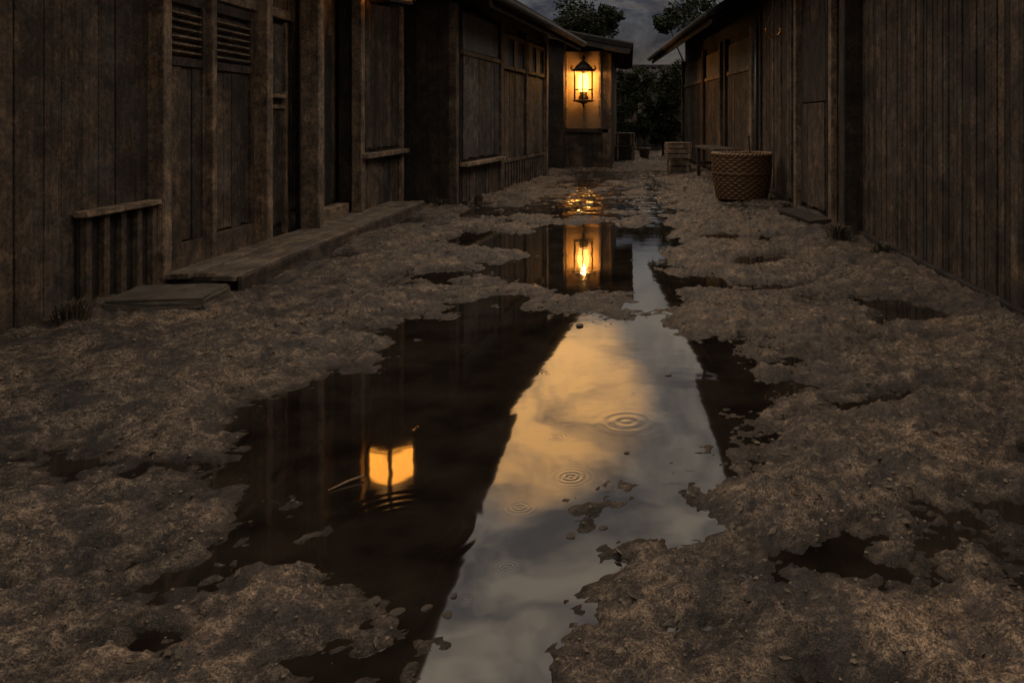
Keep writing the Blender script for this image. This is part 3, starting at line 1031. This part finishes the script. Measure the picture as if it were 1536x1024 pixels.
# ------------------------------------------------------------------ crates
def crate(loc, dims, rz, label, slats=3, mat='wood_x'):
    w, d, h = dims
    c = thing('crate', label, 'crate', loc, (0, 0, rz), 'wooden crates along the lane')
    for sy in (-1, 1):
        for k in range(slats):
            b = MB()
            z0 = h * k / slats + 0.01
            b.box(-w / 2, w / 2, sy * (d / 2 - 0.02), sy * d / 2, z0, z0 + h / slats - 0.025, 0.003)
            b.build('slat', mat, c, 0.003)
    for sx in (-1, 1):
        for k in range(slats):
            b = MB()
            z0 = h * k / slats + 0.01
            b.box(sx * (w / 2 - 0.02), sx * w / 2, -d / 2 + 0.022, d / 2 - 0.022, z0, z0 + h / slats - 0.025, 0.003)
            b.build('slat', 'wood_y', c, 0.003)
        for sy in (-1, 1):
            b = MB()
            b.box(sx * (w / 2 - 0.07) - 0.03, sx * (w / 2 - 0.07) + 0.03, sy * (d / 2 + 0.001), sy * (d / 2 + 0.02), 0, h)
            b.build('batten', 'light_z', c, 0.003)
    b = MB()
    b.box(-w / 2 + 0.022, w / 2 - 0.022, -d / 2 + 0.022, d / 2 - 0.022, 0.01, 0.03)
    b.build('bottom', mat, c)
    b = MB()
    for k in range(4):
        x0 = -w / 2 + k * w / 4 + 0.004
        b.box(x0, x0 + w / 4 - 0.008, -d / 2 - 0.01, d / 2 + 0.01, h, h + 0.02, 0.002)
    b.build('lid', 'light_x', c, 0.003)
    return c


crate((1.17, 19.1, 0.03), (0.56, 0.5, 0.30), R(-4), 'lower small crate under the wider crate, right side of the lane', 2)
crate((1.16, 19.1, 0.352), (0.66, 0.56, 0.36), R(-6), 'wider pale crate on top of a small crate beyond the basket', 3, 'light_x')
crate((-0.16, 24.4, 0.02), (0.58, 0.5, 0.44), R(3), 'lower dark crate of the pile beside the lantern house', 3, 'dark_x')
crate((-0.14, 24.4, 0.485), (0.54, 0.48, 0.36), R(-5), 'upper dark crate of the pile beside the lantern house', 3, 'dark_x')

# bench behind the basket
bn = thing('wooden_bench', 'low worn wooden bench against the right wall behind the basket', 'bench', (1.78, 16.6, 0.0), (0, 0, R(4)))
for k in range(2):
    b = MB()
    b.box(-0.26 + k * 0.27, -0.26 + k * 0.27 + 0.25, -1.2, 1.2, 0.66, 0.71, 0.004)
    b.build('seat_board', 'wood_y', bn, 0.005)
for y in (-1.0, 1.0):
    for x in (-0.2, 0.2):
        b = MB()
        b.box(x - 0.035, x + 0.035, y - 0.035, y + 0.035, -0.02, 0.66)
        b.build('leg', 'dark_z', bn, 0.004)
    b = MB()
    b.box(-0.165, 0.165, y - 0.02, y + 0.02, 0.3, 0.36)
    b.build('stretcher', 'dark_x', bn, 0.003)

# hanging ring under the right eave
hk = thing('hanging_hook', 'curved copper hook glinting under the right eave', 'hook', (1.97, 11.0, 2.52))
b = MB()
b.tube([(0.10 * math.cos(t), 0.0, 0.10 * math.sin(t)) for t in [R(170 + k * 12) for k in range(18)]], 0.014, 8)
b.build('ring', 'brass', hk, smooth=True)
b = MB()
b.tube([(-0.098, 0, 0.02), (-0.05, 0, 0.16), (0, 0, 0.30), (0, 0, 1.28)], 0.008, 6)
b.build('cord', 'iron', hk)


# ------------------------------------------------------------------ plants
def foliage(mb, c, rad, n, size, squash=0.8):
    c = Vector(c)
    lumps = [(Vector((random.gauss(0, 1), random.gauss(0, 1), random.gauss(0, 1) * squash)).normalized() * rad * random.uniform(0.45, 0.85), rad * random.uniform(0.28, 0.5)) for _ in range(16)]
    for _ in range(n):
        lc, lr = random.choice(lumps)
        d = Vector((random.gauss(0, 1), random.gauss(0, 1), random.gauss(0, 1))).normalized() * lr * random.random() ** 0.4
        p = c + lc + d
        a = Vector((random.gauss(0, 1), random.gauss(0, 1), random.gauss(0, 0.6))).normalized()
        b = a.cross(Vector((random.gauss(0, 1), random.gauss(0, 1), random.gauss(0, 1)))).normalized()
        s = size * random.uniform(0.6, 1.4)
        mb.add([p - a * s, p + b * s * 0.42, p + a * s, p - b * s * 0.42], [(0, 1, 2, 3)])


def tree(loc, h, crowns, label, n=1500, size=0.07, name='leafy_tree'):
    t = thing(name, label, 'tree', loc)
    k = MB()
    top = max(c[0][2] for c in crowns)
    k.tube([(0, 0, -0.1), (0.04, 0.02, top * 0.3), (-0.02, 0.03, top * 0.6), (0, 0, top)], [0.11, 0.09, 0.07, 0.02], 8)
    for c, r in crowns:
        k.tube([(0, 0.02, c[2] * 0.62), (c[0] * 0.5, c[1] * 0.5, c[2] * 0.8), c], [0.05, 0.035, 0.012], 6)
    k.build('trunk', 'bark', t, smooth=True)
    f = MB()
    for c, r in crowns:
        foliage(f, c, r, n, size)
    f.build('crown', 'leaf', t)
    return t


tree((1.15, 26.6, 0), 3, [((0.05, 0, 2.1), 0.75), ((0.35, 0.1, 2.75), 0.6), ((-0.25, 0.1, 1.6), 0.5), ((0.3, 0, 1.1), 0.6), ((-0.1, 0, 0.7), 0.45)], 'dark bushy tree at the far end of the right house', 1500, 0.06)
tree((2.6, 36.5, 0), 6, [((-0.9, 0, 5.7), 0.75), ((0.3, 0, 6.2), 1.1), ((1.3, 0.2, 5.3), 1.0)], 'tall dark tree rising behind the far right roof', 1300, 0.10)
tree((-1.7, 37.0, 0), 6, [((0.3, 0, 5.6), 0.95), ((0.75, 0, 6.1), 0.8), ((-0.8, 0, 6.2), 1.3), ((-0.3, 0.3, 5.3), 1.0), ((-1.5, 0.3, 5.2), 1.0)], 'tall dark tree rising behind the lantern house roof', 1300, 0.10)
tree((-0.3, 29.2, 0), 3, [((0.0, 0, 1.7), 0.6), ((0.5, 0.1, 2.2), 0.6), ((0.9, 0, 1.3), 0.5), ((0.1, 0, 2.6), 0.5), ((0.7, 0, 2.8), 0.55), ((-0.3, 0, 0.9), 0.5), ((0.5, 0, 0.8), 0.5)], 'low dark bush in front of the distant house wall', 1300, 0.06, 'bush')
sh = thing('potted_shrub', 'round clipped shrub in a dark pot at the lane end', 'shrub', (0.46, 25.6, 0.02))
b = MB()
b.lathe([(0.0, 0.0), (0.13, 0.0), (0.19, 0.30), (0.21, 0.31), (0.21, 0.35), (0.17, 0.35), (0.15, 0.30), (0.0, 0.30)], 20)
b.build('pot', 'stone', sh, smooth=True)
b = MB()
b.tube([(0, 0, 0.28), (0.02, 0, 0.5), (0, 0, 0.85)], [0.03, 0.025, 0.02], 7)
b.build('stem', 'bark', sh)
f = MB()
foliage(f, (0, 0, 0.92), 0.27, 1600, 0.035, 1.0)
f.build('crown', 'leaf', sh)


def tuft(loc, n, h, label):
    mb = MB()
    for _ in range(n):
        a = random.uniform(0, 2 * PI)
        r = abs(random.gauss(0, 0.05))
        p = Vector((r * math.cos(a), r * math.sin(a), -0.02))
        lean = Vector((math.cos(a), math.sin(a), 0)) * random.uniform(0.1, 0.9) * h
        hh = h * random.uniform(0.5, 1.1)
        q = p + lean * 0.4 + Vector((0, 0, hh * 0.7))
        e = p + lean + Vector((0, 0, hh * 0.8))
        w = Vector((-math.sin(a), math.cos(a), 0)) * 0.006
        mb.add([p - w, p + w, q + w * 0.8, q - w * 0.8, e], [(0, 1, 2, 3), (3, 2, 4)])
    o = mb.build('grass_tuft', 'dry', None)
    o.location = loc
    return tag(o, label, 'weeds')


tuft((2.18, 8.35, 0.05), 150, 0.20, 'dry grass tuft at the foot of the thick dark post')
tuft((2.33, 7.4, 0.05), 110, 0.15, 'short dry weeds along the near right board wall')
tuft((-2.34, 12.3, 0.04), 90, 0.16, 'weeds at the foot of the grey window bay')
tuft((-2.72, 11.55, 0.04), 80, 0.14, 'weeds at the far end of the plank step')
tuft((2.2, 11.2, 0.04), 90, 0.14, 'weeds at the right wall beside the basket')
tuft((-3.42, 4.9, 0.08), 120, 0.16, 'dry weeds under the near left plank wall')

# ------------------------------------------------------------------ grit and litter on the lane
def scatter(name, n, mat, leaf):
    u = rng.rand(n)
    Y = 1.55 * (15.0 / 1.55) ** u
    X = -3.3 + rng.rand(n) * 5.7
    keep = np.abs(X + 0.15) < 0.9 + Y * 0.75
    X, Y = X[keep], Y[keep]
    Z = height(X, Y)
    mb = MB()
    base = [(1, 0, 0), (0.3, 0.95, 0), (-0.8, 0.6, 0), (-0.8, -0.6, 0), (0.3, -0.95, 0), (0.1, 0.05, 0.7), (0, 0, -0.5)]
    fs = [(k, (k + 1) % 5, 5) for k in range(5)] + [((k + 1) % 5, k, 6) for k in range(5)]
    for x, y, z in zip(X, Y, Z):
        if z < 0.004:
            continue
        a = random.uniform(0, 2 * PI)
        ca, sa = math.cos(a), math.sin(a)
        if leaf:
            l = random.uniform(0.010, 0.028) * (0.6 + 0.12 * y)
            w = l * random.uniform(0.08, 0.4)
            t = random.uniform(0.0, 0.5) * l
            mb.add([(x - ca * l, y - sa * l, z + 0.004), (x - sa * w, y + ca * w, z + 0.006 + t * 0.4), (x + ca * l, y + sa * l, z + 0.005 + t), (x + sa * w, y - ca * w, z + 0.004)], [(0, 1, 2, 3)])
        else:
            r = random.uniform(0.003, 0.009) * (0.6 + 0.13 * y) * (2.0 if random.random() < 0.06 else 1.0)
            vs = []
            for bx, by_, bz in base:
                bx, by_, bz = bx * random.uniform(0.7, 1.2), by_ * random.uniform(0.6, 1.1), bz * random.uniform(0.6, 1.2)
                vs.append((x + (bx * ca - by_ * sa) * r, y + (bx * sa + by_ * ca) * r, z + bz * r + 0.001))
            mb.add(vs, fs)
    o = mb.build(name, mat, None)
    o['kind'] = 'stuff'


scatter('gravel', 9000, 'grit', False)
scatter('leaf_litter', 1500, 'dry', True)

# ------------------------------------------------------------------ small stones, leaves and a twig
def pebble_mesh(seed):
    rnd = random.Random(seed)
    bm = bmesh.new()
    bmesh.ops.create_icosphere(bm, subdivisions=3, radius=1.0)
    ax = [Vector((rnd.gauss(0, 1), rnd.gauss(0, 1), rnd.gauss(0, 1))).normalized() for _ in range(7)]
    for v in bm.verts:
        k = 1 + sum(0.10 * math.sin(3.0 * v.co.dot(a) + i) for i, a in enumerate(ax)) * 0.6
        v.co = Vector((v.co.x * k, v.co.y * k * 0.8, v.co.z * k * 0.45))
    me = bpy.data.meshes.new('pebble')
    bm.to_mesh(me)
    bm.free()
    for p in me.polygons:
        p.use_smooth = True
    me.materials.append(M['stone'])
    return me


PM = [pebble_mesh(k) for k in range(4)]
PEB = [(855, 804, 8), (870, 489, 7), (1002, 563, 5), (672, 922, 8), (680, 894, 6), (945, 903, 7),
       (905, 792, 6), (940, 679, 5), (560, 905, 10), (595, 920, 12), (640, 912, 8), (990, 868, 6)]
for k, (px, py, r) in enumerate(PEB):
    X, Y = gp(px, py)
    o = bpy.data.objects.new('pebble', PM[k % 4])
    COL.objects.link(o)
    s = r / FPX * Y
    o.scale = (s, s * random.uniform(0.9, 1.3), s * random.uniform(0.6, 0.9))
    o.location = (X, Y, max(float(height(np.array([X]), np.array([Y]))[0]), 0.0) + 0.001)
    o.rotation_euler = (0, 0, random.uniform(0, PI))
    tag(o, 'small wet pebble lying in or beside the puddle', 'pebble', 'pebbles in the puddle')

x0, y0 = gp(492, 737)
x1, y1 = gp(546, 718)
b = MB()
b.tube([(x0, y0, 0.004), ((x0 + x1) / 2, (y0 + y1) / 2 + 0.01, 0.008), (x1, y1, 0.012)], [0.003, 0.005, 0.004], 6)
tag(b.build('twig', 'wicker_rim', None, smooth=True), 'pale twig floating near the lantern reflection', 'twig')
# ------------------------------------------------------------------ sky
wld = bpy.data.worlds.new('World')
scene.world = wld
wld.use_nodes = True
nt = wld.node_tree
for n in list(nt.nodes):
    nt.nodes.remove(n)
out = N(nt, 'ShaderNodeOutputWorld')
bg = N(nt, 'ShaderNodeBackground')
link(nt, bg.outputs[0], out.inputs[0])
dirv = N(nt, 'ShaderNodeTexCoord').outputs['Generated']
sx = N(nt, 'ShaderNodeSeparateXYZ')
link(nt, dirv, sx.inputs[0])
z = sx.outputs[2]
mp = N(nt, 'ShaderNodeMapping')
mp.inputs['Scale'].default_value = (1.0, 1.0, 2.4)
link(nt, dirv, mp.inputs['Vector'])
cl = noise(nt, mp.outputs[0], 6.5, 8, 0.66, 0.6)
cl2 = noise(nt, mp.outputs[0], 2.2, 4, 0.6, 0.3)
zj = mathn(nt, 'ADD', z, mathn(nt, 'MULTIPLY', mathn(nt, 'SUBTRACT', cl, 0.5), 0.10))
base = ramp(nt, zj, [(0.0, (0.050, 0.046, 0.044)), (0.07, (0.075, 0.070, 0.068)), (0.12, (0.062, 0.067, 0.080)), (0.19, (0.18, 0.19, 0.21)),
                     (0.27, (0.34, 0.32, 0.30)), (0.40, (0.50, 0.46, 0.42)), (0.55, (0.80, 0.72, 0.63)), (0.75, (1.55, 1.42, 1.28)), (1.0, (1.4, 1.32, 1.28))])
ck = ramp(nt, cl, [(0.41, (0.45, 0.46, 0.50)), (0.58, (1.30, 1.20, 1.06))])
base = mixc(nt, 1.0, base, ck, 'MULTIPLY')
gd = N(nt, 'ShaderNodeVectorMath', operation='DOT_PRODUCT')
ga, ge = R(-6.2), R(19.6)
gd.inputs[1].default_value = (math.sin(ga) * math.cos(ge), math.cos(ga) * math.cos(ge), math.sin(ge))
link(nt, dirv, gd.inputs[0])
gl = N(nt, 'ShaderNodeMapRange', interpolation_type='SMOOTHSTEP')
gl.inputs['From Min'].default_value = 0.9908
gl.inputs['From Max'].default_value = 0.9995
link(nt, mathn(nt, 'ADD', gd.outputs['Value'], mathn(nt, 'MULTIPLY', mathn(nt, 'SUBTRACT', noise(nt, mp.outputs[0], 9.0, 5, 0.65), 0.5), 0.014)), gl.inputs['Value'])
gk = mathn(nt, 'MULTIPLY', gl.outputs[0], ramp(nt, cl, [(0.40, (0.12, 0.12, 0.12)), (0.58, (1.0, 1.0, 1.0))]))
col = mixc(nt, gk, base, (2.7, 1.42, 0.47))
sky = N(nt, 'ShaderNodeTexSky')
sky.sky_type = 'NISHITA'
sky.sun_disc = False
sky.sun_elevation = R(3)
sky.sun_rotation = R(-5)
gap = ramp(nt, cl2, [(0.50, (0, 0, 0)), (0.75, (0.02, 0.02, 0.02))])
col = mixc(nt, gap, col, sky.outputs[0])
link(nt, col, bg.inputs[0])
bg.inputs[1].default_value = 1.0

sun = bpy.data.lights.new('sun', 'SUN')
sun.energy = 0.25
sun.angle = R(20)
sun.color = (1.0, 0.62, 0.32)
so = bpy.data.objects.new('sun', sun)
COL.objects.link(so)
so.rotation_euler = Vector((math.sin(R(-5)) * math.cos(R(48)), math.cos(R(-5)) * math.cos(R(48)), math.sin(R(48)))).to_track_quat('Z', 'Y').to_euler()

# ------------------------------------------------------------------ camera and film
cam = bpy.data.cameras.new('camera')
cam.sensor_width = 36
cam.lens = 36 * FPX / 1536
cam.shift_x = -(VX - 768) / 1536
cam.shift_y = -(512 - VY) / 1536
cam.clip_start = 0.05
cam.clip_end = 1000
co = bpy.data.objects.new('camera', cam)
COL.objects.link(co)
co.location = (0, 0, EYE)
co.rotation_euler = (R(90), 0, 0)
scene.camera = co
scene.view_settings.view_transform = 'Standard'
scene.view_settings.look = 'None'
scene.view_settings.exposure = 0.0
scene.view_settings.gamma = 1.0
scene.cycles.use_denoising = True
scene.cycles.max_bounces = 6
scene.cycles.diffuse_bounces = 3
scene.cycles.glossy_bounces = 3
scene.cycles.sample_clamp_indirect = 6.0
